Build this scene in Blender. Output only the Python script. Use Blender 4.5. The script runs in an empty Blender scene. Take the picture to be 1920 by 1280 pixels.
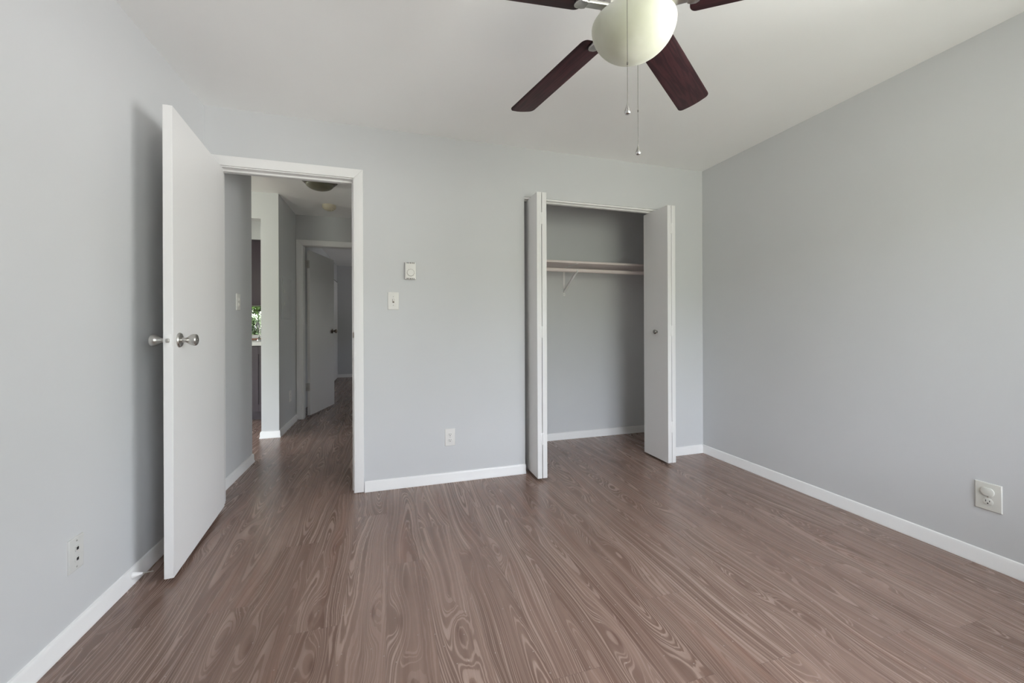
import bpy, bmesh, math, random
from mathutils import Vector, Matrix

random.seed(7)
S = bpy.context.scene
COL = S.collection
PI = math.pi

# ------------------------------------------------------------------ camera
cd = bpy.data.cameras.new('camera')
cam = bpy.data.objects.new('camera', cd); COL.objects.link(cam)
cd.sensor_fit = 'HORIZONTAL'; cd.sensor_width = 36.0
cd.lens = 36.0 * 750.12 / 1920.0
cd.shift_y = (611.94 - 640.0) / 1920.0
cd.clip_start = 0.02; cd.clip_end = 200
YAW, ROLL, CAM_H = 0.2963, -0.0038, 1.0999
c_, s_ = math.cos(YAW), math.sin(YAW)
fwd = Vector((s_, c_, 0)); r0 = Vector((c_, -s_, 0)); u0 = Vector((0, 0, 1))
rr = r0 * math.cos(ROLL) + u0 * math.sin(ROLL)
uu = -r0 * math.sin(ROLL) + u0 * math.cos(ROLL)
cam.matrix_world = Matrix(((rr.x, uu.x, -fwd.x, 0), (rr.y, uu.y, -fwd.y, 0), (rr.z, uu.z, -fwd.z, CAM_H), (0, 0, 0, 1)))
S.camera = cam

# ------------------------------------------------------------------ view + world
S.view_settings.view_transform = 'Standard'
S.view_settings.look = 'None'
S.view_settings.gamma = 1.0
S.view_settings.use_curve_mapping = False
S.view_settings.exposure = 0.0
S.cycles.diffuse_bounces = 10
S.cycles.max_bounces = 14
S.cycles.sample_clamp_indirect = 6.0

world = bpy.data.worlds.new('sky'); S.world = world
world.use_nodes = True
wn = world.node_tree
bg = wn.nodes['Background']
# overcast bright sky above a dim green band of trees and a lawn below the horizon
_g = wn.nodes.new('ShaderNodeTexCoord'); _sz = wn.nodes.new('ShaderNodeSeparateXYZ')
wn.links.new(_g.outputs['Generated'], _sz.inputs[0])
_mr = wn.nodes.new('ShaderNodeMapRange'); _mr.inputs[1].default_value = -1; _mr.inputs[2].default_value = 1
wn.links.new(_sz.outputs[2], _mr.inputs[0])
def sky_ramp(ground, band, sky):
    cr = wn.nodes.new('ShaderNodeValToRGB'); el = cr.color_ramp.elements
    el[0].position = 0.0; el[0].color = ground; el[1].position = 1.0; el[1].color = sky
    for p, c in ((0.485, ground), (0.50, band), (0.56, band), (0.60, sky)):
        e = el.new(p); e.color = c
    wn.links.new(_mr.outputs[0], cr.inputs[0]); return cr.outputs[0]
SKY = 17.4
_garden = sky_ramp((0.42, 0.44, 0.37, 1), (0.32, 0.35, 0.28, 1), (0.84, 0.91, 1.0, 1))       # trees and lawn behind the house
_bright_side = sky_ramp((0.95, 0.96, 0.95, 1), (0.55, 0.58, 0.53, 1), (0.97, 1.04, 1.13, 1))       # made-up brighter ground and sky on one side, lifts ceiling and left wall
_az = wn.nodes.new('ShaderNodeMapRange'); _az.interpolation_type = 'SMOOTHSTEP'
_az.inputs[1].default_value = 0.30; _az.inputs[2].default_value = 0.75
wn.links.new(_sz.outputs[0], _az.inputs[0])
_mx = wn.nodes.new('ShaderNodeMix'); _mx.data_type = 'RGBA'
wn.links.new(_az.outputs[0], _mx.inputs[0]); wn.links.new(_garden, _mx.inputs[6]); wn.links.new(_bright_side, _mx.inputs[7])
wn.links.new(_mx.outputs[2], bg.inputs[0])
bg.inputs[1].default_value = SKY

# ------------------------------------------------------------------ window portals (guide the sky light indoors)
def portal(name, loc, target, sx, sy):
    l = bpy.data.lights.new(name, 'AREA'); l.shape = 'RECTANGLE'; l.size = sx; l.size_y = sy
    l.cycles.is_portal = True
    o = bpy.data.objects.new(name, l); COL.objects.link(o)
    o.location = loc
    o.rotation_euler = (Vector(target) - Vector(loc)).to_track_quat('-Z', 'Y').to_euler()
    return o
WX0, WX1, WZ0, WZ1 = 0.62, 2.35, 0.80, 2.12          # bedroom window, behind the camera
portal('bedroom_window_portal', ((WX0 + WX1) / 2, -0.89, (WZ0 + WZ1) / 2), ((WX0 + WX1) / 2, 3.0, (WZ0 + WZ1) / 2), WX1 - WX0, WZ1 - WZ0)
SY0, SY1, SZ0, SZ1 = -0.60, 0.88, 0.60, 2.15         # unseen right-wall window beside the camera, added to brighten the left wall
portal('bedroom_side_portal', (2.745, (SY0 + SY1) / 2, (SZ0 + SZ1) / 2), (0, (SY0 + SY1) / 2, (SZ0 + SZ1) / 2), SY1 - SY0, SZ1 - SZ0)
portal('patio_portal', (-2.8, -0.89, 1.05), (-2.8, 3.0, 1.05), 2.0, 2.1)
portal('living_side_portal', (-4.64, 2.4, 1.4), (-1.0, 2.4, 1.4), 1.8, 1.4)
portal('kitchen_side_portal', (-4.64, 5.4, 1.55), (-1.0, 5.4, 1.55), 1.2, 1.1)  # opening added out of view to light the kitchen
portal('kitchen_back_portal', (-2.21, 6.53, 1.475), (-2.21, 2.0, 1.475), 1.08, 1.05)
portal('far_room_portal', (2.22, 7.6, 1.3), (0.0, 7.6, 1.3), 0.5, 0.6)  # added unseen opening, gives the far room a weak light

# ------------------------------------------------------------------ materials
def srgb(r, g, b):
    f = lambda c: ((c / 255) / 12.92) if c / 255 <= 0.04045 else (((c / 255) + 0.055) / 1.055) ** 2.4
    return (f(r), f(g), f(b), 1.0)

class NT:
    def __init__(self, name):
        self.m = bpy.data.materials.new(name); self.m.use_nodes = True
        self.t = self.m.node_tree; self.b = self.t.nodes['Principled BSDF']
    def n(self, kind, **kw):
        nd = self.t.nodes.new(kind)
        for k, v in kw.items(): setattr(nd, k, v)
        return nd
    def link(self, a, b): self.t.links.new(a, b)
    def math(self, op, a, b=None, c=None, clamp=False):
        nd = self.n('ShaderNodeMath', operation=op, use_clamp=clamp)
        for i, v in enumerate((a, b, c)):
            if v is None: continue
            if isinstance(v, (int, float)): nd.inputs[i].default_value = v
            else: self.link(v, nd.inputs[i])
        return nd.outputs[0]
    def xyz(self, x, y, z):
        nd = self.n('ShaderNodeCombineXYZ')
        for i, v in enumerate((x, y, z)):
            if isinstance(v, (int, float)): nd.inputs[i].default_value = v
            else: self.link(v, nd.inputs[i])
        return nd.outputs[0]
    def noise(self, vec, scale, detail=2.0, rough=0.5):
        nd = self.n('ShaderNodeTexNoise'); nd.inputs['Scale'].default_value = scale
        nd.inputs['Detail'].default_value = detail; nd.inputs['Roughness'].default_value = rough
        if vec is not None: self.link(vec, nd.inputs['Vector'])
        return nd.outputs['Fac']
    def mix(self, fac, a, b, mode='MIX'):
        nd = self.n('ShaderNodeMix', data_type='RGBA', blend_type=mode)
        for i, v in ((0, fac), (6, a), (7, b)):
            if isinstance(v, (int, float, tuple)): nd.inputs[i].default_value = v
            else: self.link(v, nd.inputs[i])
        return nd.outputs[2]
    def ramp(self, v, lo, hi, clamp=True):
        nd = self.n('ShaderNodeMapRange', interpolation_type='SMOOTHSTEP')
        self.link(v, nd.inputs[0]); nd.inputs[1].default_value = lo; nd.inputs[2].default_value = hi
        return nd.outputs[0]

def paint(name, col, rough=0.55, bump=0.02, scale=220, spec=0.4, vary=0.012):
    k = NT(name)
    tc = k.n('ShaderNodeTexCoord').outputs['Object']
    nz = k.noise(tc, 2.3, 3)
    dark = tuple(c * (1 - vary * 2) for c in col[:3]) + (1,)
    lite = tuple(min(1, c * (1 + vary * 2)) for c in col[:3]) + (1,)
    k.link(k.mix(nz, dark, lite), k.b.inputs['Base Color'])
    k.b.inputs['Roughness'].default_value = rough
    k.b.inputs['Specular IOR Level'].default_value = spec
    if bump:
        bp = k.n('ShaderNodeBump'); bp.inputs['Strength'].default_value = bump; bp.inputs['Distance'].default_value = 0.004
        k.link(k.noise(tc, scale, 2), bp.inputs['Height']); k.link(bp.outputs[0], k.b.inputs['Normal'])
    return k.m

def metal(name, col, rough=0.28, brushed=True):
    k = NT(name)
    k.b.inputs['Base Color'].default_value = col; k.b.inputs['Metallic'].default_value = 1.0
    if brushed:
        tc = k.n('ShaderNodeTexCoord').outputs['Object']
        k.link(k.math('ADD', k.math('MULTIPLY', k.noise(tc, 60, 2), 0.12), rough - 0.06), k.b.inputs['Roughness'])
    else:
        k.b.inputs['Roughness'].default_value = rough
    return k.m

def plain(name, col, rough=0.4, spec=0.5, trans=0.0):
    k = NT(name)
    tc = k.n('ShaderNodeTexCoord').outputs['Object']
    nz = k.noise(tc, 30, 2)
    k.link(k.mix(nz, tuple(c * 0.97 for c in col[:3]) + (1,), tuple(min(1, c * 1.03) for c in col[:3]) + (1,)), k.b.inputs['Base Color'])
    k.b.inputs['Roughness'].default_value = rough
    k.b.inputs['Specular IOR Level'].default_value = spec
    return k.m

def floor_material():
    k = NT('wood_laminate')
    sp = k.n('ShaderNodeSeparateXYZ'); k.link(k.n('ShaderNodeTexCoord').outputs['Object'], sp.inputs[0])
    x, y = sp.outputs[0], sp.outputs[1]
    W, Lp = 0.166, 1.24
    xs = k.math('DIVIDE', k.math('ADD', x, 9.81), W)
    i = k.math('FLOOR', xs)
    u = k.math('MULTIPLY', k.math('SUBTRACT', k.math('FRACT', xs), 0.5), W)
    wn1 = k.n('ShaderNodeTexWhiteNoise', noise_dimensions='1D'); k.link(i, wn1.inputs['W'])
    ys = k.math('ADD', k.math('DIVIDE', k.math('ADD', y, 20), Lp), wn1.outputs['Value'])
    j = k.math('FLOOR', ys)
    wn2 = k.n('ShaderNodeTexWhiteNoise', noise_dimensions='2D'); k.link(k.xyz(i, j, 0), wn2.inputs['Vector'])
    sc = k.n('ShaderNodeSeparateColor'); k.link(wn2.outputs['Color'], sc.inputs[0])
    a, b, c = sc.outputs[0], sc.outputs[1], sc.outputs[2]
    U = k.math('ADD', u, k.math('MULTIPLY', a, 40)); V = k.math('ADD', y, k.math('MULTIPLY', b, 60))
    # figure: contour lines of a stretched noise over a plank-wide slope
    n1 = k.noise(k.xyz(k.math('MULTIPLY', U, 9.0), k.math('MULTIPLY', V, 1.15), c), 1.0, 1.2, 0.45)
    n2 = k.noise(k.xyz(k.math('MULTIPLY', U, 42.0), k.math('MULTIPLY', V, 9.0), c), 1.0, 2.0, 0.55)
    vo = k.n('ShaderNodeTexVoronoi', voronoi_dimensions='2D'); vo.inputs['Scale'].default_value = 1.0
    k.link(k.xyz(k.math('MULTIPLY', U, 7.5), k.math('MULTIPLY', V, 1.7), 0), vo.inputs['Vector'])
    sc2 = k.n('ShaderNodeSeparateColor'); k.link(vo.outputs['Color'], sc2.inputs[0])
    kn = k.math('MULTIPLY', k.math('SUBTRACT', 1.0, k.ramp(vo.outputs['Distance'], 0.0, 0.42)), k.ramp(sc2.outputs[0], 0.35, 0.75))
    nw = k.noise(k.xyz(c, k.math('MULTIPLY', V, 0.9), a), 1.0, 1.0)
    u0 = k.math('ADD', k.math('MULTIPLY', k.math('SUBTRACT', c, 0.5), 0.13), k.math('MULTIPLY', k.math('SUBTRACT', nw, 0.5), 0.16))
    d = k.math('ADD', k.math('SUBTRACT', u, u0), k.math('MULTIPLY', k.math('SUBTRACT', n2, 0.5), 0.006))
    hyp = k.math('SQRT', k.math('ADD', k.math('MULTIPLY', d, d), 0.0004))
    sgn = k.math('SUBTRACT', k.math('MULTIPLY', k.math('GREATER_THAN', b, 0.5), 2.0), 1.0)
    F = k.math('ADD', k.math('MULTIPLY', hyp, 112.0), k.math('MULTIPLY', k.math('MULTIPLY', V, sgn), 5.0))
    F = k.math('ADD', F, k.math('MULTIPLY', n1, 7.5))
    F = k.math('ADD', F, k.math('MULTIPLY', n2, 0.7))
    F = k.math('ADD', F, k.math('MULTIPLY', kn, 5.0))
    f1 = k.n('ShaderNodeTexNoise', noise_dimensions='1D'); f1.inputs['Scale'].default_value = 0.55; f1.inputs['Detail'].default_value = 2.0
    k.link(k.math('ADD', F, k.math('MULTIPLY', a, 90.0)), f1.inputs['W'])
    F = k.math('ADD', F, k.math('MULTIPLY', f1.outputs['Fac'], 3.0))
    ring = k.math('ADD', k.math('MULTIPLY', k.math('SINE', k.math('MULTIPLY', F, 2 * PI)), 0.5), 0.5)
    ring = k.math('POWER', ring, 2.4)
    # where the figure shows strongly and where the plank stays calm
    msk = k.ramp(k.noise(k.xyz(k.math('MULTIPLY', U, 13.0), k.math('MULTIPLY', V, 0.9), b), 1.0, 2.0), 0.36, 0.64)
    msk = k.math('ADD', k.math('MULTIPLY', msk, 0.85), 0.15)
    grain = k.noise(k.xyz(k.math('MULTIPLY', U, 420.0), k.math('MULTIPLY', V, 5.0), c), 1.0, 3.0, 0.65)
    grain2 = k.noise(k.xyz(k.math('MULTIPLY', U, 24.0), k.math('MULTIPLY', V, 1.0), a), 1.0, 3.0, 0.55)
    base_d, base_l, line = srgb(116, 91, 80), srgb(155, 130, 118), srgb(184, 161, 148)
    t0 = k.math('ADD', k.math('MULTIPLY', k.math('SUBTRACT', grain2, 0.5), 2.4), k.math('MULTIPLY', k.math('SUBTRACT', a, 0.5), 0.30))
    t0 = k.math('ADD', t0, 0.55, clamp=True)
    col = k.mix(t0, base_d, base_l)
    red = k.ramp(k.noise(k.xyz(k.math('MULTIPLY', U, 11.0), k.math('MULTIPLY', V, 0.9), 3.0), 1.0, 1.0), 0.54, 0.74)
    col = k.mix(k.math('MULTIPLY', red, 0.45), col, srgb(136, 99, 83))
    dk = k.mix(k.math('MULTIPLY', msk, 0.50), col, srgb(95, 73, 63))
    col = k.mix(ring, dk, k.mix(k.math('MULTIPLY', msk, 0.62), col, line))
    g = k.ramp(grain, 0.32, 0.68)
    col = k.mix(k.math('MULTIPLY', k.math('SUBTRACT', 1.0, g), 0.30), col, srgb(98, 77, 67))
    # knot hearts
    core = k.math('SUBTRACT', 1.0, k.ramp(vo.outputs['Distance'], 0.03, 0.10))
    col = k.mix(k.math('MULTIPLY', k.math('MULTIPLY', core, k.math('GREATER_THAN', sc2.outputs[0], 0.72)), 0.55), col, srgb(90, 64, 54))
    # plank seams
    e = k.math('SUBTRACT', W / 2, k.math('ABSOLUTE', u))
    ey = k.math('MULTIPLY', k.math('SUBTRACT', 0.5, k.math('ABSOLUTE', k.math('SUBTRACT', k.math('FRACT', ys), 0.5))), Lp)
    seam = k.math('SUBTRACT', 1.0, k.ramp(k.math('MINIMUM', e, ey), 0.0004, 0.0016))
    col = k.mix(k.math('MULTIPLY', seam, 0.35), col, srgb(80, 62, 55))
    # pale specks of dust
    spk = k.n('ShaderNodeTexVoronoi', voronoi_dimensions='2D'); spk.inputs['Scale'].default_value = 9.0
    k.link(k.n('ShaderNodeTexCoord').outputs['Object'], spk.inputs['Vector'])
    col = k.mix(k.math('MULTIPLY', k.math('LESS_THAN', spk.outputs['Distance'], 0.018), 0.6), col, srgb(205, 195, 190))
    k.link(col, k.b.inputs['Base Color'])
    k.link(k.math('ADD', 0.25, k.math('MULTIPLY', ring, 0.05)), k.b.inputs['Roughness'])
    k.b.inputs['Specular IOR Level'].default_value = 0.5
    bp = k.n('ShaderNodeBump'); bp.inputs['Strength'].default_value = 0.06; bp.inputs['Distance'].default_value = 0.001
    k.link(k.math('SUBTRACT', k.math('MULTIPLY', ring, 0.5), seam), bp.inputs['Height']); k.link(bp.outputs[0], k.b.inputs['Normal'])
    return k.m

def dark_wood(name, d, l, stretch=(3.0, 60.0), rough=0.4):
    k = NT(name)
    sp = k.n('ShaderNodeSeparateXYZ'); k.link(k.n('ShaderNodeTexCoord').outputs['Object'], sp.inputs[0])
    v = k.xyz(k.math('MULTIPLY', sp.outputs[0], stretch[0]), k.math('MULTIPLY', sp.outputs[1], stretch[1]), k.math('MULTIPLY', sp.outputs[2], stretch[0]))
    n1 = k.noise(v, 1.0, 3); n2 = k.noise(v, 4.0, 3)
    s = k.math('ADD', k.math('MULTIPLY', k.math('SINE', k.math('MULTIPLY', n1, 38.0)), 0.25), n2)
    k.link(k.mix(k.ramp(s, 0.2, 0.85), d, l), k.b.inputs['Base Color'])
    k.b.inputs['Roughness'].default_value = rough
    k.b.inputs['Specular IOR Level'].default_value = 0.3
    return k.m

def glass_mat():
    m = bpy.data.materials.new('window_glass'); m.use_nodes = True; t = m.node_tree
    for n in list(t.nodes): t.nodes.remove(n)
    o = t.nodes.new('ShaderNodeOutputMaterial'); mx = t.nodes.new('ShaderNodeMixShader')
    tr = t.nodes.new('ShaderNodeBsdfTransparent'); gl = t.nodes.new('ShaderNodeBsdfGlossy'); gl.inputs['Roughness'].default_value = 0.02
    fr = t.nodes.new('ShaderNodeFresnel'); fr.inputs[0].default_value = 1.45
    t.links.new(fr.outputs[0], mx.inputs[0]); t.links.new(tr.outputs[0], mx.inputs[1]); t.links.new(gl.outputs[0], mx.inputs[2])
    t.links.new(mx.outputs[0], o.inputs[0])
    return m

def leaf_mat():
    k = NT('leaf')
    tc = k.n('ShaderNodeTexCoord').outputs['Object']
    k.link(k.mix(k.ramp(k.noise(tc, 3.5, 4), 0.35, 0.65), srgb(26, 38, 18), srgb(66, 84, 42)), k.b.inputs['Base Color'])
    k.b.inputs['Roughness'].default_value = 0.6
    k.b.inputs['Specular IOR Level'].default_value = 0.15
    return k.m

M = {
    'wall': paint('wall_paint', srgb(206, 207, 208), 0.6),
    'ceiling': paint('ceiling_paint', srgb(247, 247, 246), 0.75, 0.03, 140),
    'trim': paint('trim_paint', srgb(236, 235, 234), 0.35, 0.0),
    'door': paint('door_paint', srgb(230, 229, 228), 0.42, 0.01, 60, vary=0.008),
    'floor': floor_material(),
    'plate': plain('white_plastic', srgb(228, 226, 222), 0.35),
    'ivory': plain('ivory_plastic', srgb(212, 211, 204), 0.35),
    'painted_plate': plain('painted_over_plastic', srgb(208, 208, 205), 0.5),
    'dark': plain('dark_slot', srgb(38, 36, 35), 0.6),
    'nickel': metal('satin_nickel', srgb(196, 194, 190), 0.30),
    'chrome': metal('polished_nickel', srgb(205, 203, 200), 0.12, False),
    'grey_metal': metal('grey_metal', srgb(140, 137, 132), 0.25, False),
    'bronze': metal('dark_bronze', srgb(120, 108, 100), 0.3),
    'blade': dark_wood('cherry_veneer', srgb(42, 21, 25), srgb(62, 32, 36), (2.2, 30.0), 0.55),
    'cabinet': paint('espresso_cabinet', srgb(66, 55, 63), 0.42, 0.0, vary=0.04),
    'opal': None,
    'amber_glass': plain('smoked_glass', srgb(120, 116, 98), 0.3),
    'cream': plain('aged_plastic', srgb(222, 214, 190), 0.45),
    'shelf': paint('shelf_paint', srgb(226, 214, 210), 0.45, 0.0),
    'counter': plain('white_countertop', srgb(232, 230, 228), 0.3),
    'glass': glass_mat(),
    'leaf': leaf_mat(),
    'bark': plain('bark', srgb(84, 70, 58), 0.8),
    'lawn': plain('lawn', srgb(60, 74, 40), 0.9),
    'brick': plain('terracotta', srgb(190, 140, 118), 0.8),
}
_k = NT('opal_glass')
_tc = _k.n('ShaderNodeTexCoord').outputs['Object']
_k.link(_k.mix(_k.ramp(_k.noise(_tc, 9, 3), 0.3, 0.75), srgb(194, 195, 178), srgb(208, 209, 196)), _k.b.inputs['Base Color'])
_k.b.inputs['Roughness'].default_value = 0.5
_k.b.inputs['Subsurface Weight'].default_value = 0.9
_k.b.inputs['Subsurface Scale'].default_value = 1.5
_k.b.inputs['Subsurface Radius'].default_value = (0.08, 0.08, 0.07)
M['opal'] = _k.m

# ------------------------------------------------------------------ mesh helpers
def box(bm, x0, x1, y0, y1, z0, z1, bev=0.0, seg=2):
    t = bmesh.new()
    bmesh.ops.create_cube(t, size=1.0, matrix=Matrix.Translation(((x0 + x1) / 2, (y0 + y1) / 2, (z0 + z1) / 2)) @ Matrix.Diagonal((abs(x1 - x0), abs(y1 - y0), abs(z1 - z0), 1)))
    if bev: bmesh.ops.bevel(t, geom=list(t.edges), offset=bev, segments=seg, affect='EDGES', profile=0.5)
    add(bm, t); return bm

def add(bm, t, mat=None):
    if mat is not None: bmesh.ops.transform(t, matrix=mat, verts=t.verts)
    me = bpy.data.meshes.new('tmp'); t.to_mesh(me); t.free(); bm.from_mesh(me); bpy.data.meshes.remove(me)

def lathe(bm, prof, mat=None, n=40):
    t = bmesh.new(); rings = []
    for r, z in prof:
        if r < 1e-6: rings.append([t.verts.new((0, 0, z))])
        else: rings.append([t.verts.new((r * math.cos(2 * PI * k / n), r * math.sin(2 * PI * k / n), z)) for k in range(n)])
    for p, q in zip(rings, rings[1:]):
        for k in range(n):
            k2 = (k + 1) % n
            if len(p) == 1 and len(q) == 1: continue
            if len(p) == 1: t.faces.new((p[0], q[k2], q[k]))
            elif len(q) == 1: t.faces.new((p[k], p[k2], q[0]))
            else: t.faces.new((p[k], p[k2], q[k2], q[k]))
    for e in (rings[0], rings[-1]):
        if len(e) > 1: t.faces.new(e)
    bmesh.ops.recalc_face_normals(t, faces=t.faces)
    add(bm, t, mat); return bm

def axis(loc, d):
    return Matrix.Translation(loc) @ Vector(d).to_track_quat('Z', 'Y').to_matrix().to_4x4()

def tube(bm, pts, r, n=12):
    pts = [Vector(p) for p in pts]
    t = bmesh.new(); rings = []
    for i, p in enumerate(pts):
        d = (pts[min(i + 1, len(pts) - 1)] - pts[max(i - 1, 0)]).normalized()
        q = d.to_track_quat('Z', 'Y'); rad = r[i] if isinstance(r, (list, tuple)) else r
        rings.append([t.verts.new(p + q @ Vector((rad * math.cos(2 * PI * k / n), rad * math.sin(2 * PI * k / n), 0))) for k in range(n)])
    for a, b in zip(rings, rings[1:]):
        for k in range(n): t.faces.new((a[k], a[(k + 1) % n], b[(k + 1) % n], b[k]))
    t.faces.new(rings[0]); t.faces.new(rings[-1])
    bmesh.ops.recalc_face_normals(t, faces=t.faces)
    add(bm, t); return bm

def prism(bm, poly, h, mat=None, bev=0.0):
    t = bmesh.new()
    f = t.faces.new([t.verts.new((x, y, 0)) for x, y in poly])
    r = bmesh.ops.extrude_face_region(t, geom=[f])
    bmesh.ops.translate(t, vec=(0, 0, h), verts=[v for v in r['geom'] if isinstance(v, bmesh.types.BMVert)])
    bmesh.ops.recalc_face_normals(t, faces=t.faces)
    if bev:
        es = [e for e in t.edges if abs(e.verts[0].co.z - e.verts[1].co.z) < 1e-6]
        bmesh.ops.bevel(t, geom=es, offset=bev, segments=2, affect='EDGES', profile=0.5)
    add(bm, t, mat); return bm

def sweep(bm, prof, path):
    """prof: (distance from wall, height) pairs, path: xy points with the room on the left of travel."""
    t = bmesh.new(); P = [Vector(p) for p in path]; rings = []
    for i, p in enumerate(P):
        ns = []
        if i > 0: d = (P[i] - P[i - 1]).normalized(); ns.append(Vector((-d.y, d.x)))
        if i < len(P) - 1: d = (P[i + 1] - P[i]).normalized(); ns.append(Vector((-d.y, d.x)))
        if len(ns) == 2:
            m = (ns[0] + ns[1]).normalized(); m = m / m.dot(ns[0])
        else: m = ns[0]
        rings.append([t.verts.new((p.x + m.x * d, p.y + m.y * d, z)) for d, z in prof])
    n = len(prof)
    for a, b in zip(rings, rings[1:]):
        for k in range(n): t.faces.new((a[k], a[(k + 1) % n], b[(k + 1) % n], b[k]))
    t.faces.new(rings[0]); t.faces.new(rings[-1])
    bmesh.ops.recalc_face_normals(t, faces=t.faces)
    add(bm, t); return bm

def smooth(o, ang=40):
    me = o.data
    for p in me.polygons: p.use_smooth = True
    try: me.set_sharp_from_angle(angle=math.radians(ang))
    except Exception: pass

def wloc(o):
    v = Vector((0, 0, 0))
    while o is not None: v += o.location; o = o.parent
    return v

def obj(name, bm, mat, parent=None, ang=40, label=None, stay=False):
    """Link bm (in world coordinates) as one mesh object; a child keeps its thing's origin."""
    me = bpy.data.meshes.new(name)
    if parent is not None: off = wloc(parent)
    elif stay: off = Vector((0, 0, 0))
    else:
        xs = [v.co for v in bm.verts]
        off = Vector(((min(v.x for v in xs) + max(v.x for v in xs)) / 2, (min(v.y for v in xs) + max(v.y for v in xs)) / 2, min(v.z for v in xs)))
    bmesh.ops.translate(bm, vec=-off, verts=bm.verts)
    bm.to_mesh(me); bm.free()
    me.materials.append(mat)
    o = bpy.data.objects.new(name, me); COL.objects.link(o)
    if parent is not None: o.parent = parent
    else: o.location = off
    if label: o['label'] = label
    smooth(o, ang)
    return o

def tag(o, label, cat, group=None, kind=None):
    o['label'] = label; o['category'] = cat
    if group: o['group'] = group
    if kind: o['kind'] = kind
    return o

def thing(name, loc, label, cat, group=None, kind=None):
    o = bpy.data.objects.new(name, None); COL.objects.link(o); o.location = loc
    o.empty_display_size = 0.05
    return tag(o, label, cat, group, kind)

def struct(name, bm, mat, label, cat, stay=False):
    return tag(obj(name, bm, mat, stay=stay), label, cat, kind='structure')

B = bmesh.new

# ------------------------------------------------------------------ dimensions
H = 2.44
XL, XR, YB, YR = -1.0691, 2.6022, 2.8443, -0.75      # bedroom
TH = 0.115
YB2 = YB + TH
DX0, DX1, DTOP = -1.014, -0.214, 2.096               # rough opening of the bedroom door
CX0, CX1, CTOP = 0.968, 2.192, 2.074                 # closet opening
CYB = 3.583                                          # closet back wall
HX = -1.078                                          # hall left wall face
HY1 = 3.745                                          # its end
PX0, PX1, PY0 = -1.222, -1.065, 4.52                 # wall end beside the kitchen
FY = 5.30; FY2 = 5.42                                # far hall wall
LX = -4.5                                            # living room outer wall
KY = 6.4                                             # kitchen rear wall
BY = 9.47                                            # far room rear wall
OUT = YR - 0.13

# ------------------------------------------------------------------ structure
bm = B(); box(bm, LX - 0.15, XR + 0.15, OUT, BY + 0.15, -0.06, 0)
struct('floor', bm, M['floor'], 'brown wood-look plank floor running through the whole home', 'floor', stay=True)
bm = B(); box(bm, LX - 0.15, XR + 0.15, OUT, BY + 0.15, H, H + 0.06)
struct('ceiling', bm, M['ceiling'], 'smooth white flat ceiling over all the rooms', 'ceiling', stay=True)

bm = B(); box(bm, XL - TH, XL, YR, 2.90, 0, H)
struct('wall_left', bm, M['wall'], 'pale grey bedroom wall behind the open door', 'wall')
bm = B(); box(bm, XR, XR + 0.13, OUT, SY0, 0, H); box(bm, XR, XR + 0.13, SY1, CYB + 0.10, 0, H); box(bm, XR, XR + 0.13, SY0, SY1, 0, SZ0); box(bm, XR, XR + 0.13, SY0, SY1, SZ1, H)
struct('wall_right', bm, M['wall'], 'pale grey bedroom wall on the right with one outlet', 'wall')
bm = B()
box(bm, XL, DX0, YB, YB2, 0, H); box(bm, DX0, DX1, YB, YB2, DTOP, H); box(bm, DX1, CX0, YB, YB2, 0, H)
box(bm, CX0, CX1, YB, YB2, CTOP, H); box(bm, CX1, XR, YB, YB2, 0, H)
struct('wall_back', bm, M['wall'], 'pale grey bedroom wall holding the doorway and the closet', 'wall')
bm = B()
box(bm, XL - TH, WX0, OUT, YR, 0, H); box(bm, WX1, XR, OUT, YR, 0, H)
box(bm, WX0, WX1, OUT, YR, 0, WZ0); box(bm, WX0, WX1, OUT, YR, WZ1, H)
struct('wall_rear', bm, M['wall'], 'pale grey bedroom wall with the window, opposite the closet', 'wall')

def window(name, x0, x1, y, z0, z1, mull, label):
    w = thing(name, ((x0 + x1) / 2, y, z0), label, 'window', kind='structure')
    bm = B(); f = 0.045
    for a in ((x0, x0 + f, z0, z1), (x1 - f, x1, z0, z1), (x0 + f, x1 - f, z0, z0 + f), (x0 + f, x1 - f, z1 - f, z1)):
        box(bm, a[0], a[1], y - 0.03, y + 0.03, a[2], a[3])
    for m in mull: box(bm, m - 0.02, m + 0.02, y - 0.025, y + 0.025, z0 + f, z1 - f)
    obj('window_frame', bm, M['trim'], w)
    edges = [x0 + f] + [e for m in mull for e in (m - 0.02, m + 0.02)] + [x1 - f]
    for a, b in zip(edges[::2], edges[1::2]):
        bm = B(); box(bm, a, b, y - 0.003, y + 0.003, z0 + f, z1 - f); obj('pane', bm, M['glass'], w)
    return w
window('window_1', WX0, WX1, YR - 0.065, WZ0, WZ1, [(WX0 + WX1) / 2], 'bedroom window in the wall opposite the closet')
_w = window('added_window_4', SY0, SY1, 0.0, SZ0, SZ1, [(SY0 + SY1) / 2], 'unseen second bedroom window, added in the right wall for light')
_w.rotation_euler = (0, 0, PI / 2); _w.location = (XR + 0.065, (SY0 + SY1) / 2, SZ0)

# closet shell
bm = B(); box(bm, CX0 - 0.13, XR, CYB, CYB + 0.10, 0, H)
struct('wall_closet_back', bm, M['wall'], 'grey back wall inside the closet', 'wall')
bm = B(); box(bm, CX0 - 0.23, CX0 - 0.13, YB2, CYB + 0.10, 0, H)
struct('wall_closet_left', bm, M['wall'], 'grey side wall inside the closet', 'wall')

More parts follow.
